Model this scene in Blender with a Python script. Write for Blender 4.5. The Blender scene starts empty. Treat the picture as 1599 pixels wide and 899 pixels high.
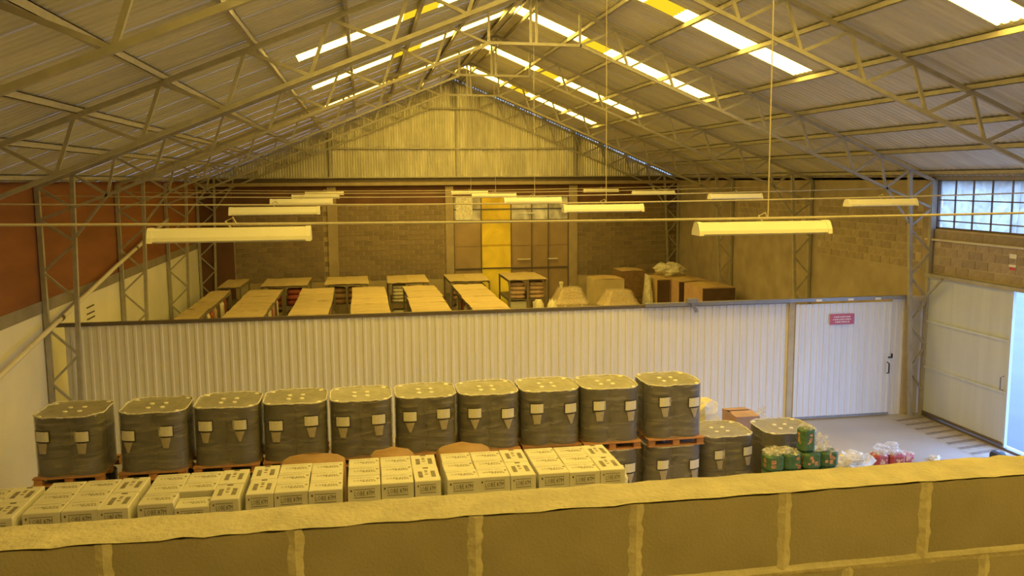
import bpy, math, random
from mathutils import Vector, Matrix
random.seed(7)
SC = bpy.context.scene
COL = SC.collection

# ------------------------------------------------------------------ camera, sky, light, exposure
cam_d = bpy.data.cameras.new('camera'); cam = bpy.data.objects.new('camera', cam_d); COL.objects.link(cam)
cam_d.sensor_width = 36.0; cam_d.lens = 1346.9 / 1599 * 36.0; cam_d.clip_end = 300
yaw, pit, rol = (math.radians(a) for a in (9.7504, 7.1731, -0.3893))
R0 = Vector((math.cos(yaw), -math.sin(yaw), 0)); F0 = Vector((math.sin(yaw), math.cos(yaw), 0)); Z0 = Vector((0, 0, 1))
FW = F0 * math.cos(pit) - Z0 * math.sin(pit); U0 = Z0 * math.cos(pit) + F0 * math.sin(pit)
RR = R0 * math.cos(rol) + U0 * math.sin(rol); UU = -R0 * math.sin(rol) + U0 * math.cos(rol)
mw = Matrix((RR, UU, -FW)).transposed().to_4x4(); mw.translation = (0, 0, 5.7)
cam.matrix_world = mw
SC.camera = cam

SKY_STRENGTH = 11.0
SKY_COLOR = (0.29, 0.51, 1.0, 1)
SKYLIGHT = (1.0, 0.665, 0.10); SKYLIGHT_STRENGTH = 22.5
w = bpy.data.worlds.new('sky'); SC.world = w; w.use_nodes = True
bg = w.node_tree.nodes['Background']; bg.inputs[0].default_value = SKY_COLOR; bg.inputs[1].default_value = SKY_STRENGTH
SC.view_settings.view_transform = 'Standard'; SC.view_settings.look = 'None'
SC.view_settings.exposure = 0.08; SC.view_settings.gamma = 1.0
SC.view_settings.use_curve_mapping = False
def portal(name, loc, sx, sy, normal):
    d = bpy.data.lights.new(name, 'AREA'); d.shape = 'RECTANGLE'; d.size = sx; d.size_y = sy; d.cycles.is_portal = True
    o = bpy.data.objects.new(name, d); COL.objects.link(o); o.location = loc
    o.rotation_euler = Vector(normal).to_track_quat('-Z', 'Y').to_euler()
portal('gate_daylight', (13.5, 13.4, 1.7), 4.6, 3.5, (-1, 0, 0))
portal('window_daylight', (13.6, 14.6, 5.07), 7.4, 1.2, (-1, 0, 0))

# ------------------------------------------------------------------ materials
MATS = {}
def mat(name, col, rough=0.8, var=0.15, scale=4.0, bump=0.0, metal=0.0, rnd=0.0, stretch=None, spec=0.4, bscale=None):
    if name in MATS: return MATS[name]
    m = bpy.data.materials.new(name); m.use_nodes = True; nt = m.node_tree; N = nt.nodes; L = nt.links
    b = N['Principled BSDF']; b.inputs['Roughness'].default_value = rough; b.inputs['Metallic'].default_value = metal
    b.inputs['Specular IOR Level'].default_value = spec
    tc = N.new('ShaderNodeTexCoord'); src = tc.outputs['Object']
    if stretch:
        mp = N.new('ShaderNodeMapping'); mp.inputs['Scale'].default_value = stretch; L.new(src, mp.inputs[0]); src = mp.outputs[0]
    nz = N.new('ShaderNodeTexNoise'); nz.inputs['Scale'].default_value = scale; nz.inputs['Detail'].default_value = 6
    L.new(src, nz.inputs['Vector'])
    rp = N.new('ShaderNodeValToRGB'); e = rp.color_ramp.elements
    e[0].position = 0.3; e[1].position = 0.7
    e[0].color = tuple(c * (1 - var) for c in col) + (1,); e[1].color = tuple(min(1, c * (1 + var)) for c in col) + (1,)
    L.new(nz.outputs['Fac'], rp.inputs[0]); out = rp.outputs[0]
    if rnd:
        oi = N.new('ShaderNodeObjectInfo'); mr = N.new('ShaderNodeMapRange')
        mr.inputs['To Min'].default_value = 1 - rnd; mr.inputs['To Max'].default_value = 1 + rnd
        L.new(oi.outputs['Random'], mr.inputs['Value'])
        mx = N.new('ShaderNodeVectorMath'); mx.operation = 'SCALE'
        L.new(out, mx.inputs[0]); L.new(mr.outputs[0], mx.inputs['Scale']); out = mx.outputs[0]
    L.new(out, b.inputs['Base Color'])
    if bump:
        bp = N.new('ShaderNodeBump'); bp.inputs['Strength'].default_value = bump; bp.inputs['Distance'].default_value = 0.02
        n2 = N.new('ShaderNodeTexNoise'); n2.inputs['Scale'].default_value = bscale or scale * 4; n2.inputs['Detail'].default_value = 5
        L.new(src, n2.inputs['Vector']); L.new(n2.outputs['Fac'], bp.inputs['Height']); L.new(bp.outputs[0], b.inputs['Normal'])
    MATS[name] = m; return m
def emis(name, col, s):
    if name in MATS: return MATS[name]
    m = bpy.data.materials.new(name); m.use_nodes = True; nt = m.node_tree; nt.nodes.clear()
    e = nt.nodes.new('ShaderNodeEmission'); e.inputs[0].default_value = tuple(col) + (1,); e.inputs[1].default_value = s
    o = nt.nodes.new('ShaderNodeOutputMaterial'); nt.links.new(e.outputs[0], o.inputs[0]); MATS[name] = m; return m
def film(name, col, lo, hi, scale=(3, 3, 14), rough=0.18, bump=0.5):
    """clear plastic: mix of see-through and glossy milky plastic, denser along the wrinkles"""
    m = bpy.data.materials.new(name); m.use_nodes = True; nt = m.node_tree; N = nt.nodes; L = nt.links
    b = N['Principled BSDF']; b.inputs['Base Color'].default_value = tuple(col) + (1,); b.inputs['Roughness'].default_value = rough
    tc = N.new('ShaderNodeTexCoord'); mp = N.new('ShaderNodeMapping'); mp.inputs['Scale'].default_value = scale
    L.new(tc.outputs['Object'], mp.inputs[0]); nz = N.new('ShaderNodeTexNoise'); nz.inputs['Scale'].default_value = 2.0
    nz.inputs['Detail'].default_value = 6; nz.inputs['Distortion'].default_value = 0.6; L.new(mp.outputs[0], nz.inputs['Vector'])
    mr = N.new('ShaderNodeMapRange'); mr.inputs['From Min'].default_value = 0.35; mr.inputs['From Max'].default_value = 0.7
    mr.inputs['To Min'].default_value = lo; mr.inputs['To Max'].default_value = hi; L.new(nz.outputs['Fac'], mr.inputs['Value'])
    bp = N.new('ShaderNodeBump'); bp.inputs['Strength'].default_value = bump; bp.inputs['Distance'].default_value = 0.03
    L.new(nz.outputs['Fac'], bp.inputs['Height']); L.new(bp.outputs[0], b.inputs['Normal'])
    t = N.new('ShaderNodeBsdfTransparent'); mx = N.new('ShaderNodeMixShader')
    L.new(mr.outputs[0], mx.inputs[0]); L.new(t.outputs[0], mx.inputs[1]); L.new(b.outputs[0], mx.inputs[2])
    L.new(mx.outputs[0], N['Material Output'].inputs[0]); MATS[name] = m; return m
def transl(name, col, mixf=0.7, var=0.25, scale=3.0):
    """thin sheet that lets daylight through"""
    m = bpy.data.materials.new(name); m.use_nodes = True; nt = m.node_tree; N = nt.nodes; L = nt.links
    b = N['Principled BSDF']; b.inputs['Roughness'].default_value = 0.35
    t = N.new('ShaderNodeBsdfTranslucent'); mx = N.new('ShaderNodeMixShader'); mx.inputs[0].default_value = mixf
    tc = N.new('ShaderNodeTexCoord'); nz = N.new('ShaderNodeTexNoise'); nz.inputs['Scale'].default_value = scale
    nz.inputs['Detail'].default_value = 5; nz.inputs['Distortion'].default_value = 1.2; L.new(tc.outputs['Object'], nz.inputs['Vector'])
    rp = N.new('ShaderNodeValToRGB'); e = rp.color_ramp.elements; e[0].position = 0.35; e[1].position = 0.65
    e[0].color = tuple(c * (1 - var) for c in col) + (1,); e[1].color = tuple(min(1, c * (1 + var)) for c in col) + (1,)
    L.new(nz.outputs['Fac'], rp.inputs[0])
    for s in (b.inputs['Base Color'], t.inputs[0]): L.new(rp.outputs[0], s)
    L.new(b.outputs[0], mx.inputs[1]); L.new(t.outputs[0], mx.inputs[2]); L.new(mx.outputs[0], N['Material Output'].inputs[0])
    MATS[name] = m; return m

BLOCK = mat('block_grey', (0.25, 0.195, 0.145), 0.92, 0.15, 9, 0.3, rnd=0.14)
PARA = mat('parapet_block', (0.27, 0.245, 0.21), 0.95, 0.10, 5, 0.16, rnd=0.05, bscale=110)
MORTAR = mat('mortar', (0.44, 0.41, 0.35), 0.95, 0.12, 12, 0.3)
PLASTER = mat('rough_plaster', (0.38, 0.32, 0.27), 0.92, 0.16, 1.6, 0.3)
CONC = mat('concrete_column', (0.38, 0.31, 0.23), 0.9, 0.12, 2.5, 0.25)
DARKRED = mat('dark_red_plaster', (0.15, 0.075, 0.05), 0.85, 0.2, 1.5, 0.2)
RED = mat('terracotta_wall', (0.24, 0.092, 0.036), 0.85, 0.2, 0.9, 0.15, stretch=(1, 0.4, 2))
WHITEW = mat('white_wall', (0.72, 0.70, 0.66), 0.8, 0.06, 1.0, 0.1)
GREYBAND = mat('grey_band', (0.24, 0.21, 0.18), 0.9, 0.15, 2, 0.2)
FLOOR = mat('floor_concrete', (0.43, 0.41, 0.41), 0.55, 0.08, 0.7, 0.08)
ROOFM = mat('zinc_sheet', (0.62, 0.60, 0.56), 0.5, 0.10, 1.2, metal=0.2, stretch=(0.5, 3, 1), rnd=0.08)
GABLE = mat('gable_sheet', (0.72, 0.70, 0.64), 0.33, 0.15, 2.0, metal=0.6, stretch=(3, 1, 0.4), rnd=0.08)
STEEL = mat('grey_painted_steel', (0.42, 0.40, 0.37), 0.5, 0.12, 6, metal=0.25)
PURL = mat('zinc_purlin', (0.44, 0.41, 0.36), 0.5, 0.1, 6, metal=0.2)
PANEL = mat('white_panel', (0.79, 0.78, 0.78), 0.38, 0.05, 1.2, stretch=(4, 1, 0.3), spec=0.5)
DOORP = mat('glossy_white_panel', (0.76, 0.77, 0.82), 0.20, 0.05, 1.2, stretch=(5, 1, 0.3), spec=0.6)
GATEP = mat('gate_panel', (0.53, 0.58, 0.70), 0.45, 0.05, 1.2, stretch=(1, 4, 0.3))  # doorway glare put into the colour as a blue tint; leaf is pale grey
RAIL = mat('dark_rail', (0.16, 0.13, 0.11), 0.5, 0.1, 5, metal=0.3)
RAILG = mat('grey_rail', (0.30, 0.29, 0.29), 0.45, 0.1, 5, metal=0.5)
TAN = mat('tan_post', (0.52, 0.44, 0.30), 0.7, 0.1, 5)
LAMPW = mat('lamp_white', (0.85, 0.83, 0.76), 0.35, 0.03, 3)
TUBE = mat('lamp_tube', (0.9, 0.9, 0.88), 0.2, 0.02, 3)
CABLE = mat('cable_grey', (0.55, 0.5, 0.42), 0.6, 0.05, 10)
WOOD = mat('pallet_wood', (0.50, 0.25, 0.11), 0.8, 0.25, 6, 0.2, rnd=0.25, stretch=(1, 4, 4))
DRUM = mat('drum_dark', (0.055, 0.055, 0.075), 0.42, 0.15, 3, rnd=0.15)
LID = mat('drum_lid', (0.10, 0.095, 0.10), 0.5, 0.15, 4, rnd=0.1)
BUNG = mat('bung_white', (0.85, 0.83, 0.76), 0.5, 0.03, 5)
LABELM = mat('paper_label', (0.76, 0.73, 0.64), 0.8, 0.05, 20)
POCKET = mat('label_pocket', (0.42, 0.37, 0.29), 0.4, 0.12, 14)
INK = mat('print_ink', (0.13, 0.11, 0.08), 0.9, 0.2, 20)
CARTON = mat('white_carton', (0.64, 0.62, 0.565), 0.75, 0.03, 4, rnd=0.04)
BROWN = mat('brown_cardboard', (0.55, 0.40, 0.22), 0.85, 0.1, 3, 0.1, rnd=0.1)
SHEETC = mat('flat_cardboard', (0.54, 0.43, 0.25), 0.85, 0.1, 2.5, 0.15, rnd=0.08)
ORANGE = mat('orange_cardboard', (0.33, 0.20, 0.10), 0.8, 0.12, 5, 0.1)
DARKC = mat('dark_brown_front', (0.10, 0.06, 0.045), 0.8, 0.15, 4)  # even dark brown laid over the front faces of the large cartons
PINKC = mat('pinkish_cardboard', (0.52, 0.34, 0.25), 0.85, 0.12, 3, rnd=0.08)
SACKP = mat('pinkish_sack', (0.56, 0.40, 0.31), 0.75, 0.15, 8, 0.3, rnd=0.12)
SACKW = mat('white_sack', (0.72, 0.67, 0.55), 0.7, 0.12, 8, 0.3, rnd=0.1)
REDB = mat('red_bundle', (0.34, 0.09, 0.06), 0.7, 0.2, 8, 0.2, rnd=0.2)
BRWB = mat('brown_bundle', (0.30, 0.19, 0.11), 0.8, 0.2, 8, 0.2, rnd=0.25)
RACK = mat('rack_steel', (0.26, 0.22, 0.18), 0.5, 0.1, 5, metal=0.3)
GREEN = mat('green_packet', (0.075, 0.16, 0.075), 0.45, 0.25, 14, rnd=0.1)
PATCH = mat('orange_tan_print', (0.62, 0.33, 0.16), 0.6, 0.45, 22)
REDP = mat('red_packet', (0.42, 0.07, 0.06), 0.45, 0.2, 14, rnd=0.1)
SIGNR = mat('sign_red', (0.55, 0.10, 0.16), 0.35, 0.03, 10)
SIGNW = mat('sign_white', (0.85, 0.85, 0.85), 0.5, 0.03, 10)
BLACKP = mat('black_rubber', (0.03, 0.03, 0.035), 0.6, 0.1, 10)
PIPE = mat('plastic_pipe', (0.66, 0.62, 0.53), 0.45, 0.05, 6)
HATCH = mat('dark_hatch_paint', (0.24, 0.20, 0.18), 0.6, 0.25, 12)
YELP = mat('worn_yellow_paint', (0.43, 0.39, 0.35), 0.6, 0.15, 8)
OUTG = mat('yard_concrete', (0.10, 0.095, 0.09), 0.85, 0.08, 0.6)
FILM = film('stretch_film', (0.42, 0.39, 0.36), 0.26, 0.56, (1.2, 1.2, 7), 0.16, 0.45)
FILMTOP = film('film_top_sheet', (0.46, 0.44, 0.39), 0.66, 0.86, (3, 3, 3), 0.3, 0.25)
WRAP = film('clear_wrap', (0.90, 0.88, 0.85), 0.05, 0.6, (9, 9, 9), 0.15, 0.9)
PLASTIC = film('milky_plastic', (0.88, 0.85, 0.78), 0.5, 0.95, (7, 7, 7), 0.25, 0.9)
WINPLAS = transl('window_plastic', (0.46, 0.42, 0.36), 0.6, 0.22, 2.2)
PANE = transl('dusty_pane', (0.58, 0.44, 0.18), 0.35, 0.35, 1.6)
YELSHEET = transl('yellow_fibreglass', (0.70, 0.44, 0.05), 0.40, 0.15, 0.8)
SKYL = emis('skylight_sheet', SKYLIGHT, SKYLIGHT_STRENGTH)
SKYLY = emis('yellowed_skylight', (1.0, 0.62, 0.02), 1.1)

# ------------------------------------------------------------------ mesh helpers
class MB:
    def __init__(s): s.v = []; s.f = []
    def box(s, c, d, rz=0.0, taper=1.0):
        n = len(s.v); ca, sa = math.cos(rz), math.sin(rz)
        for z in (-1, 1):
            k = taper if z > 0 else 1
            for x, y in ((-1, -1), (1, -1), (1, 1), (-1, 1)):
                px, py = x * d[0] / 2 * k, y * d[1] / 2 * k
                s.v.append((c[0] + px * ca - py * sa, c[1] + px * sa + py * ca, c[2] + z * d[2] / 2))
        s.f += [tuple(n + i for i in q) for q in ((3, 2, 1, 0), (4, 5, 6, 7), (0, 1, 5, 4), (1, 2, 6, 5), (2, 3, 7, 6), (3, 0, 4, 7))]; return s
    def b2(s, lo, hi): return s.box([(a + b) / 2 for a, b in zip(lo, hi)], [b - a for a, b in zip(lo, hi)])
    def bar(s, a, b, w, h, up=(0, 1, 0)):
        a, b = Vector(a), Vector(b); t = (b - a).normalized(); u = Vector(up); x = t.cross(u)
        if x.length < 1e-3: x = t.cross(Vector((1, 0, 0)))
        x.normalize(); y = x.cross(t).normalized(); n = len(s.v)
        for p in (a, b):
            for i, j in ((-1, -1), (1, -1), (1, 1), (-1, 1)): s.v.append(tuple(p + x * (i * w / 2) + y * (j * h / 2)))
        s.f += [tuple(n + i for i in q) for q in ((3, 2, 1, 0), (4, 5, 6, 7), (0, 1, 5, 4), (1, 2, 6, 5), (2, 3, 7, 6), (3, 0, 4, 7))]; return s
    def tube(s, pts, r, k=8, cap=True):
        pts = [Vector(p) for p in pts]; n0 = len(s.v)
        for i, p in enumerate(pts):
            t = (pts[min(i + 1, len(pts) - 1)] - pts[max(i - 1, 0)]).normalized()
            ref = Vector((0, 0, 1)) if abs(t.z) < 0.9 else Vector((1, 0, 0))
            x = t.cross(ref).normalized(); y = x.cross(t)
            rr = r[i] if isinstance(r, (list, tuple)) else r
            for j in range(k):
                a = 2 * math.pi * j / k; s.v.append(tuple(p + x * (rr * math.cos(a)) + y * (rr * math.sin(a))))
        for i in range(len(pts) - 1):
            for j in range(k):
                a, b = n0 + i * k + j, n0 + i * k + (j + 1) % k; s.f.append((a, b, b + k, a + k))
        if cap: s.f.append(tuple(n0 + j for j in reversed(range(k)))); s.f.append(tuple(n0 + (len(pts) - 1) * k + j for j in range(k)))
        return s
    def lathe(s, prof, k=20, c=(0, 0, 0)):
        return s.tube([(c[0], c[1], c[2] + z) for r, z in prof], [r for r, z in prof], k)
    def loft(s, rings, capa=True, capb=True):
        n0 = len(s.v); k = len(rings[0])
        for r in rings: s.v += [tuple(p) for p in r]
        for i in range(len(rings) - 1):
            for j in range(k):
                a, b = n0 + i * k + j, n0 + i * k + (j + 1) % k; s.f.append((a, b, b + k, a + k))
        if capa: s.f.append(tuple(n0 + j for j in reversed(range(k))))
        if capb: s.f.append(tuple(n0 + (len(rings) - 1) * k + j for j in range(k)))
        return s
    def quad(s, *p): n = len(s.v); s.v += [tuple(q) for q in p]; s.f.append(tuple(range(n, n + len(p)))); return s
    def mesh(s, name, m, smooth=False):
        me = bpy.data.meshes.new(name); me.from_pydata(s.v, [], s.f); me.materials.append(m); me.update()
        if smooth:
            for p in me.polygons: p.use_smooth = True
        return me
def obj(name, me, parent=None, loc=(0, 0, 0), rz=0.0, label=None):
    o = bpy.data.objects.new(name, me); COL.objects.link(o); o.location = loc; o.rotation_euler = (0, 0, rz)
    if parent is not None: o.parent = parent
    if label: o['label'] = label
    return o
def empty(name, loc=(0, 0, 0), rz=0.0): return obj(name, None, None, loc, rz)
def tag(o, label, cat, group=None, kind=None):
    o['label'] = label; o['category'] = cat
    if group: o['group'] = group
    if kind: o['kind'] = kind
    return o
def struct(o): o['kind'] = 'structure'; return o
def smooth_by_angle(me, ang=40):
    me.polygons.foreach_set('use_smooth', [True] * len(me.polygons)); 
    try: me.set_sharp_from_angle(angle=math.radians(ang))
    except Exception: pass
    return me
ORD = ['first', 'second', 'third', 'fourth', 'fifth', 'sixth', 'seventh', 'eighth', 'ninth', 'tenth', 'eleventh', 'twelfth']

# ------------------------------------------------------------------ hall dimensions
XL, XR, XC = -6.33, 13.2, 3.69
ZE, ZR = 5.71, 9.705
SR = (ZR - ZE) / (XR - XC); SL = (ZR - ZE) / (XC - XL)
Y0, S = 18.286, 5.5723
YB = Y0 + 3 * S; YF = -4.0
FR = lambda n: Y0 + n * S
def roof(x): return ZR - (SR * (x - XC) if x > XC else SL * (XC - x))
YP = 18.52                                     # partition plane

# floor and yard
floor = struct(obj('floor', MB().b2((XL - .2, YF - .2, -.2), (XR + .2, YB + .2, 0)).mesh('floor', FLOOR)))
yard = struct(obj('ground_yard', MB().b2((XR + .2, -20, -.25), (70, 60, -.02)).mesh('yard', OUTG)))
mezz = struct(obj('floor_mezzanine', MB().b2((XL, YF, 3.9), (XR, 2.44, 4.02)).mesh('mezz', CONC)))

# roof sheets
PROF = []
for k in range(4):
    b = k * 0.174
    PROF += [(b, 0), (b + .06, 0), (b + .085, .020), (b + .125, .020), (b + .15, 0)]
PROF += [(0.71, 0)]
def ribbed(x0, x1, prof, material, name, off=0.0):
    m = MB(); P = []
    for x in (x0, x1):
        for b, c in prof: m.v.append((x, b, roof(x) + c + off))
    k = len(prof)
    for i in range(k - 1): m.f.append((i, i + 1, k + i + 1, k + i))
    return m.mesh(name, material)
ceiling = struct(empty('ceiling', (0, 0, 0)))
HALF = {'ll': (XL - .35, -1.05), 'lr': (-1.05, XC), 'rr': (XC, 8.45), 'rl': (8.45, XR + .35)}
SHEET = {k: ribbed(a, b, PROF, ROOFM, 'roof_sheet') for k, (a, b) in HALF.items()}
SKYPIECES = [(-1.05, .25, 0), (.25, .80, 0), (.80, 1.45, 1), (1.45, XC - .06, 0), (XC + .06, 5.35, 0), (5.35, 5.95, 1), (5.95, 8.45, 0)]
SKYME = [ribbed(a, b, PROF, SKYLY if y else SKYL, 'skylight_panel') for a, b, y in SKYPIECES]
SKYSLOT = {-4: 4, -3: 4, -2: 4, -1: 4, 0: 3, 1: 3, 2: 2}  # strips in the first bay are unseen, added to light the parapet front
SW = S / 8
for n in range(-4, 3):
    for s in range(8):
        y = FR(n) + s * SW
        for k, me in SHEET.items():
            if s == SKYSLOT.get(n) and k in ('lr', 'rr'): continue
            obj('roof_sheet', me, ceiling, (0, y, .002 * (s % 2)))
        if s == SKYSLOT.get(n):
            for (a, b, yel), me in zip(SKYPIECES, SKYME):
                obj('skylight_panel', me, ceiling, (0, y, 0), label='yellowed brown-stained skylight patch' if yel else 'bright translucent skylight sheet')  # those in the first bay are unseen, added to light the parapet front
obj('ridge_cap', MB().bar((XC - .25, YF, ZR - .06), (XC - .25, YB, ZR - .06), .5, .01, (.38, 0, 1)).bar((XC + .25, YF, ZR - .06), (XC + .25, YB, ZR - .06), .5, .01, (-.4, 0, 1)).mesh('ridge_cap', ROOFM), ceiling, (0, 0, .09))
PUR = [.28, 1.38, 2.5, 3.65, 4.86, 6.02, 7.1, 8.08, 9.2]
for side in (-1, 1):
    for d in PUR:
        x = XC + side * d * (1 if side > 0 else (XC - XL) / (XR - XC)); z = roof(x) - .055
        obj('purlin', MB().box((0, 0, .045), (.06, 39, .012)).box((-.024 * side, 0, 0), (.012, 39, .10)).box((0, 0, -.045), (.06, 39, .012)).mesh('purlin', PURL), ceiling, (x, (YF + YB) / 2, z))

# ------------------------------------------------------------------ portal frames (lattice columns and rafters)
TD = [.0, .95, 1.75, 2.78, 3.87, 4.97, 6.05, 7.12, 8.05, 8.82]        # top chord nodes, distance from the ridge
def portal_frame(n, y, label, last=False):
    t = tag(empty('portal_frame', (0, y, 0)), label, 'steel frame', 'lattice portal frames of the hall')
    for side in (-1, 1):
        sc = 1 if side > 0 else (XC - XL) / (XR - XC); XW = XR - .07 if side > 0 else XL + .07
        X = lambda d: XC + side * d * sc
        top = lambda x: Vector((x, 0, roof(x) - .13)); bot = lambda x: Vector((x, 0, roof(x) - .80))
        xb_end = X(8.22)
        xi_t, xi_b = X(8.82), (12.83 if side > 0 else -5.77)
        end = Vector((XW, 0, roof(XW) - .13))
        obj('top_chord', MB().bar(top(XC), end, .07, .07).mesh('top_chord', STEEL), t)
        obj('bottom_chord', MB().bar(bot(X(.95)) + Vector((0, 0, -.0)), bot(xb_end), .06, .065).mesh('bottom_chord', STEEL), t)
        W = lambda a, b: obj('web_member', MB().bar(a, b, .05, .05).mesh('web_member', STEEL), t)
        W(top(X(.95)), bot(X(.95)))
        pb = bot(X(.95))
        for i in range(2, 9):
            a = top(X(TD[i])); W(pb, a)
            b = bot(X(min(TD[i] + .27, 8.22))); W(a, b); pb = b
        W(pb, top(xi_t))
        node = Vector((XW, 0, 4.97)); inr = lambda z: Vector((xi_b + (xi_t - xi_b) * z / 5.8, 0, z))
        W(pb, node); W(pb, inr(4.6)); W(inr(5.2), end); W(node, inr(4.55))
        obj('inner_leg', MB().bar(inr(.02), inr(roof(xi_t) - .18), .08, .09).mesh('inner_leg', STEEL), t)
        obj('outer_leg', MB().bar((XW, 0, .02), (XW, 0, roof(XW) - .12), .09, .09).mesh('outer_leg', STEEL), t)
        z = 4.5; out = False
        while z > .6:
            z2 = z - .56
            a = inr(z) if not out else Vector((XW, 0, z)); b = Vector((XW, 0, z2)) if not out else inr(z2)
            obj('web_member', MB().bar(a, b, .045, .045).mesh('web_member', STEEL), t); z = z2; out = not out
        obj('base_plate', MB().box((xi_b / 2 + XW / 2, 0, .01), (abs(XW - xi_b) + .2, .25, .02)).mesh('base_plate', STEEL), t)
    obj('collar', MB().bar((XC - .98, 0, roof(XC - .95) - .80), (XC + .98, 0, roof(XC + .95) - .80), .06, .065).mesh('collar', STEEL), t)
    for dx in (-.06, .06):
        obj('king_post', MB().bar((XC - .05 + dx, 0, roof(XC - .95) - .8), (XC - .05 + dx, 0, ZR - .17), .05, .06).mesh('king_post', STEEL), t)
    return t
FL = {-2: 'grey steel lattice portal frame nearest above the block parapet', -1: 'grey steel lattice portal frame above the stacked drums', 0: 'grey steel lattice portal frame standing at the white partition',
      1: 'grey steel lattice portal frame, first one behind the white partition', 2: 'grey steel lattice portal frame, second one behind the white partition', 3: 'dark lattice portal frame against the corrugated gable wall'}
for n in range(-2, 4): portal_frame(n, FR(n) - (.14 if n == 3 else 0), FL[n])

# ------------------------------------------------------------------ walls
def wall(name, lo, hi, m): return struct(obj(name, MB().b2(lo, hi).mesh(name, m)))
BW, BH = .40, .20
BLK = MB().box((0, 0, 0), (BW - .030, .03, BH - .030)).mesh('block', BLOCK)
BLKH = MB().box((0, 0, 0), (BW / 2 - .030, .03, BH - .030)).mesh('block', BLOCK)
BLOCKR = mat('side_block', (0.36, 0.30, 0.25), 0.92, 0.12, 9, 0.3, rnd=0.14); BEDR = mat('side_mortar', (0.47, 0.40, 0.33), 0.95, 0.12, 3, 0.2)
BLKX = MB().box((0, 0, 0), (.03, BW - .022, BH - .022)).mesh('block', BLOCKR)
def blocks(par, x0, x1, z0, z1, y, axis='x', keep=1.0, me=None):
    r = 0; z = z0
    while z + BH <= z1 + .01:
        x = x0 + (BW / 2 if r % 2 else 0)
        while x + BW <= x1 + .01:
            if random.random() < keep:
                o = obj('block', me or BLK, par)
                o.location = (x + BW / 2, y + random.uniform(-.004, .004), z + BH / 2) if axis == 'x' else (y + random.uniform(-.004, .004), x + BW / 2, z + BH / 2)
            x += BW
        if axis == 'x':                                   # half blocks close the courses
            for hx in ((x0,) if r % 2 else ()) + ((x,) if x + BW / 2 <= x1 + .05 else ()): obj('block', BLKH, par, (hx + BW / 4, y, z + BH / 2))
        z += BH; r += 1
# back wall: three block infills, columns, dark red top band, steel beam, corrugated gable
MORTB = mat('back_mortar', (0.44, 0.36, 0.25), 0.95, 0.12, 3, 0.3)
wb = [wall('wall_back_left', (XL, YB, 0), (-1.38, YB + .2, 4.72), MORTB), wall('wall_back_middle', (-1.03, YB, 0), (3.45, YB + .2, 4.72), MORTB), wall('wall_back_right', (8.75, YB, 0), (XR, YB + .2, 4.72), MORTB)]
blocks(wb[0], -4.95, -1.4, 1.7, 4.7, YB - .004); blocks(wb[1], -1.0, 3.45, 1.7, 4.7, YB - .004); blocks(wb[2], 8.8, 13.2, 1.7, 4.7, YB - .004)
wall('wall_back_band_left', (XL, YB + .02, 4.72), (3.45, YB + .2, 5.5), DARKRED); wall('wall_back_band_right', (8.43, YB + .02, 4.72), (XR, YB + .2, 5.5), DARKRED)
wall('wall_back_lintel', (3.45, YB + .02, 5.02), (8.43, YB + .2, 5.5), DARKRED)
for i, (a, b) in enumerate(((XL, -5.0), (-1.38, -1.03), (3.3, 3.62), (8.43, 8.78))): wall('trim_%d' % (i + 1), (a, YB - .07, 0), (b, YB + .2, 5.45), CONC if i else DARKRED)
beam = struct(empty('trim_5'))
obj('top_flange', MB().b2((XL, YB - .18, 5.79), (XR, YB + .1, 5.83)).mesh('top_flange', STEEL), beam); obj('web', MB().b2((XL, YB - .05, 5.53), (XR, YB + .05, 5.79)).mesh('web', RAIL), beam)
obj('bottom_flange', MB().b2((XL, YB - .20, 5.49), (XR, YB + .1, 5.62)).mesh('bottom_flange', CONC), beam)
gable = struct(empty('wall_gable'))
def gsheet(x0, x1, z0, ztop):
    m = MB(); k = int(round((x1 - x0) / .10)) * 2; xs = [x0 + (x1 - x0) * i / k for i in range(k + 1)]
    for x in xs: pass
    for lev in (0, 1):
        for i, x in enumerate(xs): m.v.append((x, YB + (0.0 if i % 2 else .05), z0 if lev == 0 else ztop(x)))
    n = k + 1
    for i in range(k): m.f.append((i, i + 1, n + i + 1, n + i))
    return m.mesh('gable_sheet', GABLE)
x = XL
while x < XR - .05:
    x1 = min(x + .81, XR)
    rt = lambda q: max(roof(q) + .012, 5.84)
    obj('gable_sheet', gsheet(x, x1, 5.80, lambda q: min(6.97, rt(q))), gable)
    if max(rt(x), rt(x1)) > 7.0: obj('gable_sheet', gsheet(x, x1, 6.9, lambda q: max(rt(q), 6.9)), gable, (0, -.012, 0))
    x = x1
for a, b, z in ((1, 1, 6.95),): obj('girt', MB().b2((.8 - 2.05, YB - .09, z - .03), (8.72, YB - .02, z + .03)).mesh('girt', STEEL), gable)
for gx in (-1.21, 3.8, 8.69): obj('gable_post', MB().b2((gx - .04, YB - .10, 5.83), (gx + .04, YB - .02, min(roof(gx) - .15, 9.3))).mesh('gable_post', STEEL), gable)
# left wall
struct(obj('wall_left', MB().b2((XL - .2, YF, 0), (XL, YB, 3.13)).mesh('wall_left', WHITEW)))
wall('trim_6', (XL - .2, YF, 3.13), (XL + .02, YB, 3.37), GREYBAND)
wlu = struct(empty('wall_left_upper'))
for n in range(-4, 3): obj('panel', MB().b2((XL - .2, FR(n) + .01, 3.37), (XL, FR(n + 1) - .01, 5.705)).mesh('panel', RED), wlu)
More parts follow.
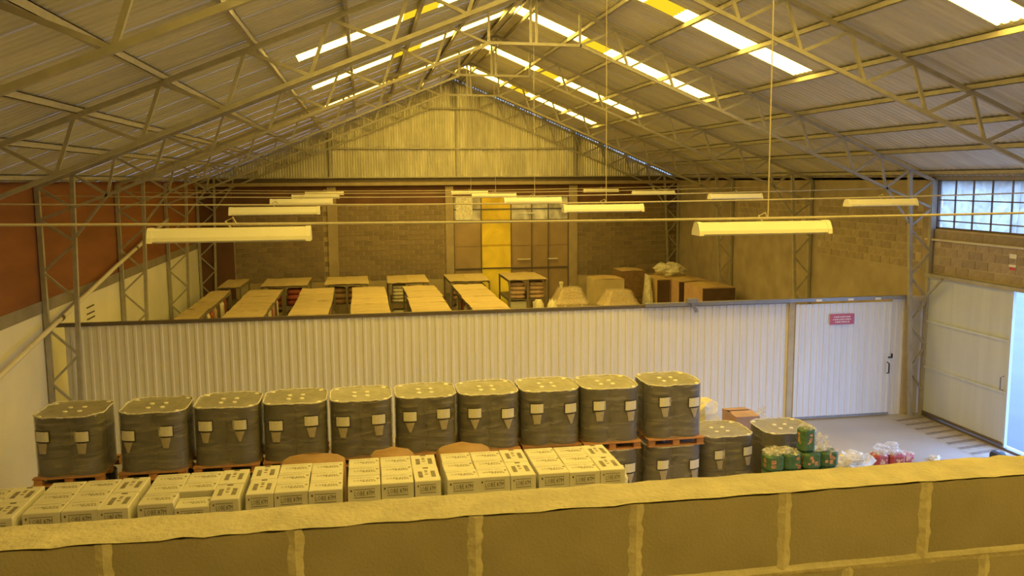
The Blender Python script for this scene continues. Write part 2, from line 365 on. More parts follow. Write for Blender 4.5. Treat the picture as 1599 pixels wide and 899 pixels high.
# right wall
wr = wall('wall_right', (XR, Y0 + .02, 0), (XR + .2, YB, 5.68), PLASTER)
for ya, yb_, za, zb in ((18.7, 23.6, 3.48, 5.1), (24.3, 29.1, 4.08, 5.1)):
    blocks(wr, ya, yb_, za, zb, XR - .005, 'y', 1.0, BLKX); obj('mortar_bed', MB().b2((XR - .012, ya - .02, za - .01), (XR + .02, yb_ - .1, zb)).mesh('mortar_bed', BEDR), wr)
wr2 = wall('wall_right_lintel', (XR, 10.9, 3.42), (XR + .2, Y0 + .02, 4.49), PLASTER)
blocks(wr2, 11.0, 18.2, 3.46, 4.47, XR - .005, 'y', 1.0, BLKX); obj('mortar_bed', MB().b2((XR - .012, 11.0, 3.45), (XR + .02, 18.2, 4.48)).mesh('mortar_bed', BEDR), wr2)
wall('wall_right_near', (XR, YF, 0), (XR + .2, 10.9, 4.49), PLASTER); wall('wall_right_near_upper', (XR, YF, 4.49), (XR + .2, 10.9, 5.68), PLASTER)
wall('wall_front', (XL - .2, YF - .2, 0), (XR + .2, YF, 9.8), GREYBAND)
wall('trim_7', (XR, YF, 5.62), (XR + .2, YB, 5.74), STEEL)
# window strip in the right wall
win = struct(empty('window_1'))
obj('window_frame', MB().b2((XR + .02, 10.9, 4.49), (XR + .08, 18.24, 4.53)).b2((XR + .02, 10.9, 5.60), (XR + .08, 18.24, 5.64)).b2((XR + .02, 18.2, 4.49), (XR + .08, 18.25, 5.64)).b2((XR + .02, 10.9, 4.49), (XR + .08, 10.94, 5.64)).mesh('window_frame', RAIL), win)
ys = [18.23 - .583 * i for i in range(13)]; zs = [4.53, 4.68, 5.16, 5.60]
for yy in ys[1:]: obj('glazing_bar', MB().b2((XR + .03, yy - .013, 4.5), (XR + .06, yy + .013, 5.62)).mesh('glazing_bar', RAIL), win)
for zz in zs[1:3]: obj('glazing_bar', MB().b2((XR + .03, 10.9, zz - .013), (XR + .06, 18.2, zz + .013)).mesh('glazing_bar', RAIL), win)
def crumple(w_, h_, nx, nz, amp, seed):
    rnd = random.Random(seed); m = MB()
    for j in range(nz + 1):
        for i in range(nx + 1): m.v.append((rnd.uniform(-amp, amp), (i / nx) * w_ + (rnd.uniform(-.3, .3) * w_ / nx if 0 < i < nx else 0), (j / nz) * h_ + (rnd.uniform(-.3, .3) * h_ / nz if 0 < j < nz else 0)))
    for j in range(nz):
        for i in range(nx):
            a = j * (nx + 1) + i; q = (a, a + 1, a + nx + 2, a + nx + 1)
            m.f += [(q[0], q[1], q[2]), (q[0], q[2], q[3])] if rnd.random() < .5 else [(q[0], q[1], q[3]), (q[1], q[2], q[3])]
    return m
for i in range(3): obj('plastic_sheet', crumple(2.46, 1.14, 9, 4, .05, 30 + i).mesh('plastic_sheet', WINPLAS), win, (XR + .14, 10.88 + i * 2.45, 4.49), label='crumpled clear plastic behind the bars')

# gate in the right wall: sliding leaf, track, bracket
gate = struct(empty('door_1'))
GX = XR - .06
for i in range(3):
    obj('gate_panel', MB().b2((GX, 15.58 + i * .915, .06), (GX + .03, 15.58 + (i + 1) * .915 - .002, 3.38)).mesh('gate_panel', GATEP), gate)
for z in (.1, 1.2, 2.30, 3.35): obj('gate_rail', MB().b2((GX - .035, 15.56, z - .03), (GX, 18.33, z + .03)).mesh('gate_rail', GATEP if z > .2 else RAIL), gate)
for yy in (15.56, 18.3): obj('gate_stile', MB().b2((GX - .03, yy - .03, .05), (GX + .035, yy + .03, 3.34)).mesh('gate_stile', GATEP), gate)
obj('gate_handle', MB().tube([(GX - .03, 15.66, 1.25), (GX - .1, 15.66, 1.27), (GX - .1, 15.66, 1.53), (GX - .03, 15.66, 1.55)], .012, 6).mesh('gate_handle', RAIL), gate)
obj('gate_track', MB().b2((XR - .14, 10.9, 3.36), (XR, 18.35, 3.44)).mesh('gate_track', STEEL), gate)
obj('floor_track', MB().b2((GX - .05, 10.9, 0), (GX + .08, 18.3, .05)).mesh('floor_track', RAIL), gate)
obj('corner_brace', MB().bar((XR - .25, 18.28, 2.75), (XR - .25, 17.55, 3.38), .05, .06, (1, 0, 0)).mesh('corner_brace', STEEL), gate)
jam = struct(obj('trim_8', MB().b2((XR, 10.9, 0), (XR + .2, 11.0, 3.42)).mesh('jamb', CONC)))
# behind the leaf the opening is closed to the corner
wall('wall_right_pier', (XR + .03, 18.0, 0), (XR + .2, Y0 + .02, 3.42), PLASTER)
pp = tag(obj('conduit_pipe', MB().tube([(XR - .06, 18.5, 4.235), (XR - .06, 16, 4.24), (XR - .06, 11, 4.25)], .025, 8).mesh('conduit', PIPE)), 'pale thin pipe running along the block wall under the barred window', 'pipe')
sg = tag(empty('wall_sign', (XR - .022, 15.69, 3.94)), 'small white and red notice on the block wall above the gate', 'sign')
obj('board', MB().box((0, 0, 0), (.012, .2, .34)).mesh('board', PLASTER), sg); obj('header', MB().box((-.008, 0, .12), (.006, .2, .09)).mesh('header', SIGNW), sg)
obj('symbol', MB().box((-.008, 0, .02), (.004, .1, .06)).mesh('symbol', RAILG), sg); obj('lower_strip', MB().box((-.008, 0, -.08), (.006, .2, .05)).mesh('lower_strip', SIGNW), sg); obj('red_strip', MB().box((-.008, 0, -.14), (.006, .16, .06)).mesh('red_strip', SIGNR), sg)
# far yard boundary seen through the gate
wall('wall_yard', (46, -10, 0), (46.4, 60, 1.6), WHITEW)

# back opening: glazed steel gate
bd = struct(empty('door_2'))
BX0, BX1 = 3.62, 8.43; yb = YB + .06
STEELB = mat('brown_gate_sheet', (0.38, 0.28, 0.18), 0.55, 0.12, 1.5, metal=0.2)
def bp(name, x0, x1, z0, z1, m, d=.03, y=yb): return obj(name, MB().b2((x0, y, z0), (x1, y + d, z1)).mesh(name, m), bd)
for xa, xb_ in ((3.62, 4.77), (4.77, 5.99), (6.0, 6.865), (6.865, 7.565), (7.565, 8.43)):
    yel = xa == 4.77
    for za, zb in ((4.01, 4.49), (4.49, 5.03)): bp('pane', xa, xb_, za, zb, PANE if not yel else YELSHEET, .012)
    bp('sheet_panel' if not yel else 'yellow_sheet', xa, xb_, 2.99, 4.02, YELSHEET if yel else STEELB, .02)
    bp('sheet_panel' if not yel else 'yellow_sheet', xa, xb_, 2.04, 3.03, YELSHEET if yel else STEELB, .02, yb + .02)
    bp('sheet_panel' if not yel else 'yellow_sheet', xa, xb_, .04, 2.1, YELSHEET if yel else STEELB, .02, yb + .01)
for xx in (3.64, 4.765, 6.0, 6.865, 7.565, 8.41): bp('gate_stile', xx - .018, xx + .018, 0, 5.02, RAIL, .05, yb - .05)
for zz in (2.07, 4.03, 4.495, 5.02, .05): bp('gate_rail', BX0, BX1, zz - .025, zz + .025, RAIL, .05, yb - .045)
for a, b, z in ((6.25, 6.8, 2.42), (7.55, 7.95, 2.42), (6.3, 7.0, 4.32)): bp('slide_bolt', a, b, z - .02, z + .02, LAMPW, .03, yb - .08)
bp('hanging_plastic', 3.72, 4.4, 4.08, 5.0, PLASTIC, .02, yb - .1)

# ------------------------------------------------------------------ white partition and its sliding door
part = struct(empty('wall_partition'))
def trap(width, h, m, pitch=.172):
    mb = MB(); pr = []; k = int(round(width / pitch)); pw = width / k
    for i in range(k): pr += [(i * pw, 0), (i * pw + pw * .55, 0), (i * pw + pw * .65, -.013), (i * pw + pw * .9, -.013)]
    pr.append((width, 0))
    for z in (0, h):
        for x_, y_ in pr: mb.v.append((x_, y_, z))
    n = len(pr)
    for i in range(n - 1): mb.f.append((i, i + 1, n + i + 1, n + i))
    return mb.mesh('panel_sheet', m)
PS = trap(1.032, 2.8, PANEL)
x = -6.02
while x < 9.7:
    wdt = min(1.032, 9.76 - x)
    obj('panel_sheet', PS if wdt > 1.03 else trap(wdt, 2.8, PANEL), part, (x, YP + random.uniform(-.003, .003), 0)); x += 1.032
obj('top_rail', MB().b2((-6.25, YP - .04, 2.80), (9.8, YP + .06, 2.87)).mesh('top_rail', RAIL), part)
obj('back_lining', MB().b2((-6.0, YP + .05, 0), (9.8, YP + .07, 2.8)).mesh('back_lining', PANEL), part)
obj('end_sheet', trap(.33, 2.85, PANEL, .165), part, (12.37, YP - .02, 0)); obj('jamb', MB().b2((12.70, YP - .06, 0), (12.84, YP + .06, 2.87)).mesh('jamb', TAN), part)
obj('post', MB().b2((9.72, YP - .07, 0), (9.85, YP + .05, 2.86)).mesh('post', TAN), part)
obj('corner_sheet', MB().b2((12.84, YP, 0), (XR, YP + .03, 2.87)).mesh('corner_sheet', PANEL), part)
dr = struct(empty('door_3'))
obj('door_sheet', trap(2.46, 2.72, DOORP, .154), dr, (9.87, YP - .09, .05)); obj('door_backing', MB().b2((9.87, YP - .085, .05), (12.33, YP - .06, 2.76)).mesh('door_backing', DOORP), dr)
obj('bottom_edge', MB().b2((9.87, YP - .12, .03), (12.33, YP - .06, .08)).mesh('bottom_edge', RAILG), dr)
obj('track', MB().b2((6.2, YP - .15, 2.83), (12.8, YP - .02, 2.91)).mesh('track', RAILG), dr)
for xx in (10.4, 11.2, 11.9): obj('roller', MB().box((xx, YP - .16, 2.86), (.14, .02, .05)).mesh('roller', SIGNW), dr)
h_ = obj('door_handle', MB().tube([(12.24, YP - .13, 1.05), (12.24, YP - .2, 1.06), (12.24, YP - .2, 1.3), (12.24, YP - .13, 1.31)], .016, 6).mesh('door_handle', BLACKP), dr)
obj('latch', MB().box((12.3, YP - .14, 1.43), (.1, .03, .03), 0).box((12.34, YP - .14, 1.47), (.03, .03, .1)).mesh('latch', BLACKP), dr)
br = tag(empty('track_bracket', (7.29, YP - .1, 2.93)), 'grey metal bracket end of the door track on the partition top', 'bracket')
obj('clamp', MB().box((0, -.05, .02), (.26, .1, .1)).mesh('clamp', RAILG), br); obj('arm', MB().bar((0, -.06, -.03), (.12, -.06, -.24), .07, .04).mesh('arm', RAILG), br)
sn = tag(empty('door_sign', (11.02, YP - .125, 2.395)), 'small red sign with white lettering on the white sliding door', 'sign')
obj('board', MB().box((0, 0, 0), (.61, .01, .25)).mesh('board', SIGNR), sn)
lm = MB()
for zz, n_, a in ((.055, 9, -.2), (-.005, 10, -.22), (-.065, 8, -.17)):
    for i in range(n_): lm.box((a + i * .048, -.007, zz), (.034 if i % 3 else .02, .004, .028))
obj('lettering', lm.mesh('lettering', SIGNW), sn)['kind'] = 'stuff'

# pipe on the left wall, notice
pl = tag(empty('drain_pipe', (0, 0, 0)), 'pale plastic pipe climbing diagonally along the left wall behind the lattice columns', 'pipe')
obj('pipe_run', MB().tube([(-6.05, 11.5, 1.85), (-6.05, 15.37, 2.5), (-6.05, 18.97, 3.06), (-6.05, 22.5, 3.62), (-6.05, 25.0, 3.98), (-6.05, 28.6, 4.53)], .05, 10).mesh('pipe_run', PIPE, True), pl)
for q in ((-6.05, 18.5, 2.99), (-6.05, 24.6, 3.92)):
    obj('pipe_clamp', MB().tube([(q[0], q[1] - .05, q[2] - .007), (q[0], q[1] + .05, q[2] + .007)], .065, 10).mesh('pipe_clamp', RAIL), pl)
nt_ = tag(empty('wall_notice', (XL + .012, 21.3, 2.68)), 'faint dark lines of lettering on the white left wall beyond the partition', 'notice')
m_ = MB()
for zz, a in ((.15, .35), (0, .5), (-.12, .55)):
    for i in range(5): m_.box((0, -.25 + i * .12, zz), (.006, .08, .035))
obj('lettering', m_.mesh('lettering', INK), nt_)

# hatch marking on the floor by the gate
hm = struct(empty('floor_marking'))
obj('border', MB().b2((12.2, 11.5, .001), (13.04, 18.1, .003)).mesh('border', YELP), hm)
yy = 18.0
while yy > 11.6:
    obj('stripe', MB().quad((12.25, yy, .005), (12.25, yy - .13, .005), (13.05, yy + .02, .005), (13.05, yy + .15, .005)).mesh('stripe', HATCH), hm); yy -= .36

# ------------------------------------------------------------------ cables and fluorescent lights
LX = (-1.24, 3.62, 8.27)
def cable(n, y, label):
    pts = []; xa, xb_ = XL + .1, 12.0
    for i in range(25):
        t = i / 24; x_ = xa + (xb_ - xa) * t
        pts.append((x_, 0, 5.44 - .10 * 4 * t * (1 - t)))
    o = obj('suspension_cable', MB().tube(pts, .012, 6).mesh('suspension_cable', CABLE), None, (0, y, 0)); tag(o, label, 'cable', 'cables that carry the lights')
    return lambda x_: 5.44 - .10 * 4 * ((x_ - xa) / (xb_ - xa)) * (1 - (x_ - xa) / (xb_ - xa))
prof = [(-.09, 0), (-.085, .03), (-.05, .085), (-.03, .10), (.03, .10), (.05, .085), (.085, .03), (.09, 0), (.075, 0), (.07, .02), (-.07, .02), (-.075, 0)]
LAMP_H = MB().loft([[(-.60, a, b) for a, b in prof], [(.60, a, b) for a, b in prof]]).mesh('lamp_housing', LAMPW)
cp = [(-.095, -.012), (-.09, .03), (-.055, .09), (-.03, .106), (.03, .106), (.055, .09), (.09, .03), (.095, -.012)]
LAMP_C = MB().loft([[(-.02, a, b) for a, b in cp], [(.02, a, b) for a, b in cp]]).mesh('end_cap', LAMPW)
LAMP_T = MB().tube([(-.58, 0, 0), (.58, 0, 0)], .013, 8).mesh('lamp_tube', TUBE)
LAMP_K = MB().tube([(0, 0, .10), (-.04, 0, .15), (.02, 0, .18), (.05, 0, .12)], .008, 5).mesh('hook', CABLE)
ROWN = ['nearest the parapet', 'second row from the parapet', 'above the partition', 'first row behind the partition', 'last row by the back wall']
SIDE = ['left column', 'middle column', 'right column']
for i, n in enumerate(range(-2, 3)):
    zc = cable(n, FR(n) + .09, 'thin cable across the hall carrying lights, ' + ROWN[i])
    for j, lx in enumerate(LX):
        z = zc(lx) - .13
        t = tag(empty('fluorescent_light', (lx + (-.1 if (n == -2 and j == 1) else .19 if (n == -2 and j == 0) else 0), FR(n) + .09, z), random.uniform(-.02, .02) + (.03 if j == 2 else 0)), 'white fluorescent batten hanging on a cable, %s, %s' % (ROWN[i], SIDE[j]), 'light', 'fluorescent lights hung on cables')
        obj('lamp_housing', LAMP_H, t)
        for sx in (-.61, .61): obj('end_cap', LAMP_C, t, (sx, 0, 0))
        for sy in (-.035, .035): obj('lamp_tube', LAMP_T, t, (0, sy, -.002))
        obj('hook', LAMP_K, t)
        if j == 1: obj('hanger_wire', MB().tube([(.05, 0, .12), (.03, 0, ZR - z - .2)], .006, 5).mesh('hanger_wire', CABLE), t)

# ------------------------------------------------------------------ pallets of drums under stretch film
RD, HD, PH, HU = .246, .92, .14, 1.086
BODY = smooth_by_angle(MB().lathe([(RD - .012, 0), (RD, .012), (RD, .28), (RD + .006, .29), (RD + .006, .31), (RD, .32), (RD, .60), (RD + .006, .61), (RD + .006, .63), (RD, .64), (RD, HD - .03), (RD + .005, HD - .02), (RD + .005, HD), (RD - .012, HD), (RD - .016, HD - .022)], 24).mesh('drum', DRUM), 30)
BODY_S = smooth_by_angle(MB().lathe([(RD, 0), (RD, HD)], 14).mesh('drum', DRUM), 30)
LIDM = MB().lathe([(RD - .02, HD - .022), (RD - .02, HD - .014)], 24).mesh('drum_lid', LID)
BUNGM = MB().lathe([(.04, HD - .016), (.04, HD + .012), (.03, HD + .018)], 10).mesh('bung', BUNG)
def curved(w0, w1, z0, z1, r, m, name):
    mb = MB(); k = 4
    for zz, ww in ((z0, w0), (z1, w1)):
        for i in range(k + 1):
            a = -math.pi / 2 + (i / k - .5) * ww / r; mb.v.append((r * math.cos(a), r * math.sin(a), zz))
    for i in range(k): mb.f.append((i, i + 1, k + 2 + i, k + 1 + i))
    return mb.mesh(name, m)
LAB = curved(.22, .22, .53, .685, RD + .036, LABELM, 'label'); LABB = curved(.25, .25, .515, .70, RD + .033, BLACKP, 'label_border')
POC = [curved(a, .16, .34, .505, RD + .034, POCKET, 'label_pocket') for a in (.03, .08, .11)]
PDECK = MB().box((0, 0, 0), (1.02, .11, .02)).mesh('deck_board', WOOD); PBLK = MB().box((0, 0, 0), (.12, .12, .085)).mesh('pallet_block', WOOD)
PRUN = MB().box((0, 0, 0), (.12, 1.02, .018)).mesh('stringer', WOOD); PBOT = MB().box((0, 0, 0), (1.02, .11, .017)).mesh('bottom_board', WOOD)
def pallet(x, y, z, label, group, rz=0, sx=1, sy=1, full=True):
    t = tag(empty('pallet', (x, y, z), rz), label, 'pallet', group); t.scale = (sx, sy, 1)
    for dy in (-.475, -.24, 0, .24, .475): obj('deck_board', PDECK, t, (0, dy, .13))
    for dx in (-.47, 0, .47):
        obj('stringer', PRUN, t, (dx, 0, .111))
        for dy in (-.46, 0, .46) if full else (-.46, .46): obj('pallet_block', PBLK, t, (dx, dy, .06))
    for dy in (-.46, .46): obj('bottom_board', PBOT, t, (0, dy, .0095))
    return t
def hull(r, h, k=6, half=RD, seed=0, wob=0.0):
    pts = []
    for cx, cy, a0 in ((half, half, 0), (-half, half, 90), (-half, -half, 180), (half, -half, 270)):
        for i in range(k + 1):
            a = math.radians(a0 + 90 * i / k); pts.append((cx + r * math.cos(a), cy + r * math.sin(a)))
    return pts
def film_side(seed):
    rnd = random.Random(seed); rings = []; pts = hull(RD + .018, 0)
    zs_ = [.125, .19, .3, .45, .6, .75, .9, PH + HD - .02, PH + HD + .012]
    dense = []
    for i, p in enumerate(pts):
        q = pts[(i + 1) % len(pts)]; dense.append(p)
        if math.dist(p, q) > .3: dense += [(p[0] + (q[0] - p[0]) * t, p[1] + (q[1] - p[1]) * t) for t in (.2, .4, .6, .8)]
    for z in zs_:
        rings.append([(x_ * (1 + rnd.uniform(-.008, .008)), y_ * (1 + rnd.uniform(-.008, .008)), z + rnd.uniform(-.01, .01)) for x_, y_ in dense])
    return rings, dense
FSIDE, FTOP, FRIM = [], [], []
for sd in range(4):
    r_, dn = film_side(sd); FSIDE.append(smooth_by_angle(MB().loft(r_, False, False).mesh('film_side', FILM), 50))
    rt_ = r_[-1]; inner = [(x_ * .93, y_ * .93, PH + HD + .008) for x_, y_, z in rt_]; inn2 = [(x_ * .55, y_ * .55, PH + HD + .002) for x_, y_, z in rt_]
    FTOP.append(smooth_by_angle(MB().loft([rt_, inner, inn2], False, True).mesh('film_top', FILMTOP), 50))
    FRIM.append(MB().tube([(x_ * .985, y_ * .985, z + .004) for x_, y_, z in rt_] + [(rt_[0][0] * .985, rt_[0][1] * .985, rt_[0][2] + .004)], .014, 5, False).mesh('film_rim', PLASTIC, True))
def drum_unit(x, y, z, tier, k):
    """one stretch-wrapped load: pallet, four drums and the film, held together"""
    t = tag(empty('wrapped_drum_pallet', (x, y, z), random.uniform(-.02, .02)), 'dark drums stretch-wrapped on a wooden pallet, %s, %s from the left wall' % (tier, ORD[k]), 'drum pallet', 'stretch-wrapped pallets of dark drums')
    p = obj('pallet', MB().box((0, 0, .111), (1.0, 1.0, .012)).mesh('pallet', WOOD), t)
    for dy in (-.475, -.24, 0, .24, .475): obj('deck_board', PDECK, p, (0, dy, .13))
    for dx in (-.44, 0, .44):
        for dy in (-.44, 0, .44): obj('pallet_block', PBLK, p, (dx, dy, .06))
    for dy in (-.46, .46): obj('bottom_board', PBOT, p, (0, dy, .0095))
    for dx in (-1, 1):
        for dy in (-1, 1):
            rz = (-.36 if dx < 0 else -.12) + .05 * k + random.uniform(-.08, .08) if dy < 0 else random.uniform(-1, 1)
            d = obj('drum', BODY, t, (dx * RD, dy * RD, PH), rz)
            obj('drum_lid', LIDM, d)
            for bx, by in ((dx * .15, dy * .15), (-dx * .14, -dy * .12)):
                obj('bung', BUNGM, d, (bx * math.cos(-rz) - by * math.sin(-rz), bx * math.sin(-rz) + by * math.cos(-rz), 0))
            if dy < 0:
                dz = random.uniform(-.02, .05); obj('label_border', LABB, d, (0, 0, dz)); obj('label', LAB, d, (0, 0, dz), label='white paper label'); obj('label_pocket', random.choice(POC), d, (0, 0, dz))
    i = random.randrange(4)
    f = obj('stretch_film', FSIDE[i], t, (0, 0, 0), random.choice((0, math.pi / 2, math.pi, -math.pi / 2)))
    obj('film_top', FTOP[i], f); obj('film_rim', FRIM[i], f)
UX = [-4.56, -3.33, -2.24, -1.18, -.12, .95, 2.0, 3.06, 4.11, 5.26]
hid = MB(); hidp = MB()
for k, ux_ in enumerate(UX):
    y = 14.33 + (-.12 if k < 2 else .0) + random.uniform(-.03, .05)
    if k >= 8: drum_unit(ux_, y, 0, 'lower tier', k)
    else:
        for dx in (-1, 1):
            for dy in (-1, 1): hid.lathe([(RD, PH), (RD, PH + HD)], 14, (ux_ + dx * RD, y + dy * RD, 0))
        hidp.box((ux_, y, PH / 2), (1.05, 1.05, PH))
    drum_unit(ux_, y, HU, 'upper tier', k)
drum_unit(6.42, 14.70, 0, 'single low load', 10)
drum_unit(7.66, 14.66, 0, 'single low load', 11)
tag(obj('lower_drums', hid.mesh('lower_drums', DRUM)), 'lower tier of dark drums almost hidden behind the white cartons', 'drums', kind='stuff')
tag(obj('lower_pallets', hidp.mesh('lower_pallets', WOOD)), 'wooden pallets under the hidden lower tier of drums', 'pallets', kind='stuff')
# orange-brown paper bales standing between the cartons and the drums
def bale(x, y, wd, dp, h, label, seed, m=None):
    rnd = random.Random(seed); mb = MB(); rings = []
    rr = lambda k, z, a=0: [(cx * wd / 2 * k, cy * dp / 2 * k, z + (a * (1 - abs(cx)) if a else 0) + rnd.uniform(-.008, .008)) for cx, cy in ((-1, -.7), (-.85, -1), (-.4, -1), (0, -1), (.4, -1), (.85, -1), (1, -.7), (1, .7), (.85, 1), (.4, 1), (0, 1), (-.4, 1), (-.85, 1), (-1, .7))]
    mb.loft([rr(.97, 0), rr(1, .1), rr(1, h - .14), rr(.97, h - .05, .03), rr(.86, h - .01, .05)])
    tag(obj('paper_bale', smooth_by_angle(mb.mesh('paper_bale', ORANGE), 50), None, (x, y, 0)), label, 'bale', 'orange-brown bales between cartons and drums')
bale(-.80, 12.1, .92, .7, 1.765, 'orange-brown bale bulging up behind the fourth white carton stack', 1)
bale(.32, 12.1, .66, .7, 1.775, 'orange-brown bale behind the fifth white carton stack', 2)
bale(1.36, 12.1, .80, .7, 1.79, 'reddish-brown bale behind the sixth white carton stack', 3)

# ------------------------------------------------------------------ white carton stacks
def text_mesh(s, size, flat='top'):
    cu = bpy.data.curves.new('txt', 'FONT'); cu.body = s; cu.size = size; cu.align_x = 'CENTER'; cu.align_y = 'CENTER'; cu.resolution_u = 1
    o = bpy.data.objects.new('txt', cu); COL.objects.link(o); dg = bpy.context.evaluated_depsgraph_get()
    me = o.evaluated_get(dg).to_mesh(); v = [tuple(p.co) for p in me.vertices]; f = [tuple(p.vertices) for p in me.polygons]
    bpy.data.objects.remove(o); return v, f
TV, TF = text_mesh('LOBE.87M', .075)
SV, SF = text_mesh('CONTENIDO NETO', .036)
def addtxt(m, V, F, fn):
    n = len(m.v); m.v += [fn(p) for p in V]; m.f += [tuple(n + i for i in q) for q in F]
def top_print(bx, by, bh):
    m = MB(); z = bh + .0015
    addtxt(m, SV, SF, lambda p: (p[0] - .03, p[1] + .10 * by / .36, z)); addtxt(m, TV, TF, lambda p: (p[0] * .78, p[1] * 1.0 + .0, z))
    for i in range(5): m.quad((-.02 + i * .035, -.05, z), (.005 + i * .035, -.05, z), (.005 + i * .035, -.03, z), (-.02 + i * .035, -.03, z))
    m.quad((bx / 2 - .05, .03, z), (bx / 2 - .02, .03, z), (bx / 2 - .02, .06, z), (bx / 2 - .05, .06, z))
    return m
def top_print_r(bx, by, bh):
    m = MB(); z = bh + .0015
    for cx in (-.075, .085):
        for i in range(9): m.quad((cx - .028, -.13 + i * .026, z), (cx + .028, -.13 + i * .026, z), (cx + .028, -.13 + i * .026 + .016, z), (cx - .028, -.13 + i * .026 + .016, z))
    for zz in (-.03, .05, .1): m.quad((-.02, zz, z), (.02, zz, z), (.02, zz + .025, z), (-.02, zz + .025, z))
    m.quad((-.03, .2, z), (.04, .2, z), (.04, .24, z), (-.03, .24, z))
    return m
def front_print(by, sc_, dx=0):
    m = MB(); y = -by / 2 - .0015
    addtxt(m, TV, TF, lambda p: (p[0] * .95 * sc_ + dx, y, .20 + p[1] * 1.15))
    for a, b in ((.148, .155), (.252, .258)): m.quad((-.16 * sc_ + dx, y, a), (.16 * sc_ + dx, y, a), (.16 * sc_ + dx, y, b), (-.16 * sc_ + dx, y, b))
    m.quad((-.21 * sc_ + dx, y, .23), (-.185 * sc_ + dx, y, .23), (-.185 * sc_ + dx, y, .255), (-.21 * sc_ + dx, y, .255))
    return m
CH = .31
def carton_mesh(bx, by):
    m = MB(); g = .004; b = .008
    prof = [(-bx / 2 + g, -by / 2 + g), (bx / 2 - g, -by / 2 + g), (bx / 2 - g, by / 2 - g), (-bx / 2 + g, by / 2 - g)]
    r = lambda k, z: [(x_ - math.copysign(k, x_), y_ - math.copysign(k, y_), z) for x_, y_ in prof]
    return m.loft([r(b, 0), r(0, b), r(0, CH - b - .004), r(b, CH - .004)]).mesh('carton', CARTON)
AX, AY, BX_, BY_ = .405, .35, .33, .525
CA, CB = carton_mesh(AX, AY), carton_mesh(BX_, BY_)
TPA = top_print(AX, AY, CH - .004).mesh('top_print', INK); TPB = top_print_r(BX_, BY_, CH - .004).mesh('top_print', INK)
FPA = front_print(AY, .8).mesh('front_print', INK); FPB = front_print(BY_, .62).mesh('front_print', INK)
LIGHTP = mat('small_flaps', (.66, .62, .5), .8, .05, 6)
TAPE = lambda bx, by: MB().quad((-bx / 2 + .01, -.012, CH - .003), (bx / 2 - .01, -.012, CH - .003), (bx / 2 - .01, .012, CH - .003), (-bx / 2 + .01, .012, CH - .003)).mesh('tape', LIGHTP)
TPEA, TPEB = TAPE(AX, AY), TAPE(BX_, BY_)
STX = [-4.52, -3.315, -2.10, -.91, .295, 1.505, 2.67]; STY = [10.02, 10.12, 10.19, 10.28, 10.35, 10.34, 10.33]
NL = 6; PZ = .14
core = MB()
def stuff_part(o): o['kind'] = 'stuff'; return o
for k, sx in enumerate(STX):
    mir = -1 if k == 3 else 1; y0 = STY[k]
    core.b2((sx - .55, y0 + .01, 0), (sx + .55, y0 + 1.04, PZ))
    for l in range(NL):
        topl = l == NL - 1; z = PZ + l * CH
        for c in range(3):
            rows = 3 if c < 2 else 2
            for r in range(rows):
                if c < 2: px, py, me = -.57 + AX * (c + .5), AY * (r + .5), CA
                else: px, py, me = -.57 + 2 * AX + BX_ / 2, BY_ * (r + .5), CB
                if not topl:
                    a, b = (AX, AY) if c < 2 else (BX_, BY_); core.box((sx + mir * px, y0 + py, z + CH / 2 - .002), (a - .008, b - .008, CH - .004)); continue
                low = k == 2 and c == 1 and r == 0
                o = obj('carton', me, None, (sx + mir * px + random.uniform(-.006, .006), y0 + py + random.uniform(-.012, .012) - (.07 if low else 0), z), random.uniform(-.012, .012))
                if low: o.scale = (.97, .95, .82)
                rn = ('front row', 'second row', 'back row')[r] if c < 2 else ('front', 'back')[r] + ' half'
                cn = ('outer column', 'middle column', 'barcode column')[c]
                tag(o, ('low white carton sunk at the front of the %s stack from the left' % ORD[k]) if low else 'white printed carton atop %s stack from the left, %s, %s' % (ORD[k], rn, cn), 'carton', 'white printed cartons in stacks')
                stuff_part(obj('top_print', TPA if c < 2 else TPB, o)); obj('tape', TPEA if c < 2 else TPEB, o)
                if r == 0: stuff_part(obj('front_print', FPA if c < 2 else FPB, o))
tag(obj('lower_cartons', core.mesh('lower_cartons', CARTON)), 'lower layers of the white carton stacks, mostly hidden by the block parapet', 'cartons', kind='stuff')

# ------------------------------------------------------------------ crumpled plastics, packets, things on the floor at the right
def blob(rx, ry, rz, seed, amp=.18, nu=14, nv=8, flat=True):
    rnd = random.Random(seed); m = MB(); rings = []
    for j in range(1, nv):
        th = math.pi * j / nv; ring = []
        for i in range(nu):
            a = 2 * math.pi * i / nu; k = 1 + rnd.uniform(-amp, amp)
            z = -math.cos(th) * rz * k
            if flat and z < -rz * .55: z = -rz * .55
            ring.append((rx * math.sin(th) ** .7 * math.cos(a) * k, ry * math.sin(th) ** .7 * math.sin(a) * k, z + rz * .55))
        rings.append(ring)
    return m.loft(rings)
def heap(name, label, cat, loc, r, seed, m, amp=.25, group=None): return tag(obj(name, blob(*r, seed, amp).mesh(name, m), None, loc), label, cat, group)
heap('plastic_heap', 'crumpled white plastic on the floor beside the green packets', 'plastic', (9.30, 14.95, 0), (.38, .32, .22), 5, PLASTIC, .3)
heap('plastic_heap', 'low spread of clear crumpled plastic before the red packets', 'plastic', (9.72, 14.30, 0), (.34, .26, .12), 6, PLASTIC, .35)
heap('plastic_scrap', 'tiny white plastic wad on the open floor by the gate', 'plastic', (11.28, 15.2, 0), (.1, .1, .07), 8, PLASTIC, .35)
heap('plastic_heap', 'white plastic between last carton stack and the drums', 'plastic', (3.42, 11.5, 1.2), (.16, .35, .30), 9, PLASTIC, .25)
tag(obj('plastic_support', MB().b2((3.25, 11.2, 0), (3.6, 12.0, 1.2)).mesh('plastic_support', CARTON)), 'white box under the plastic beside the last carton stack', 'box')
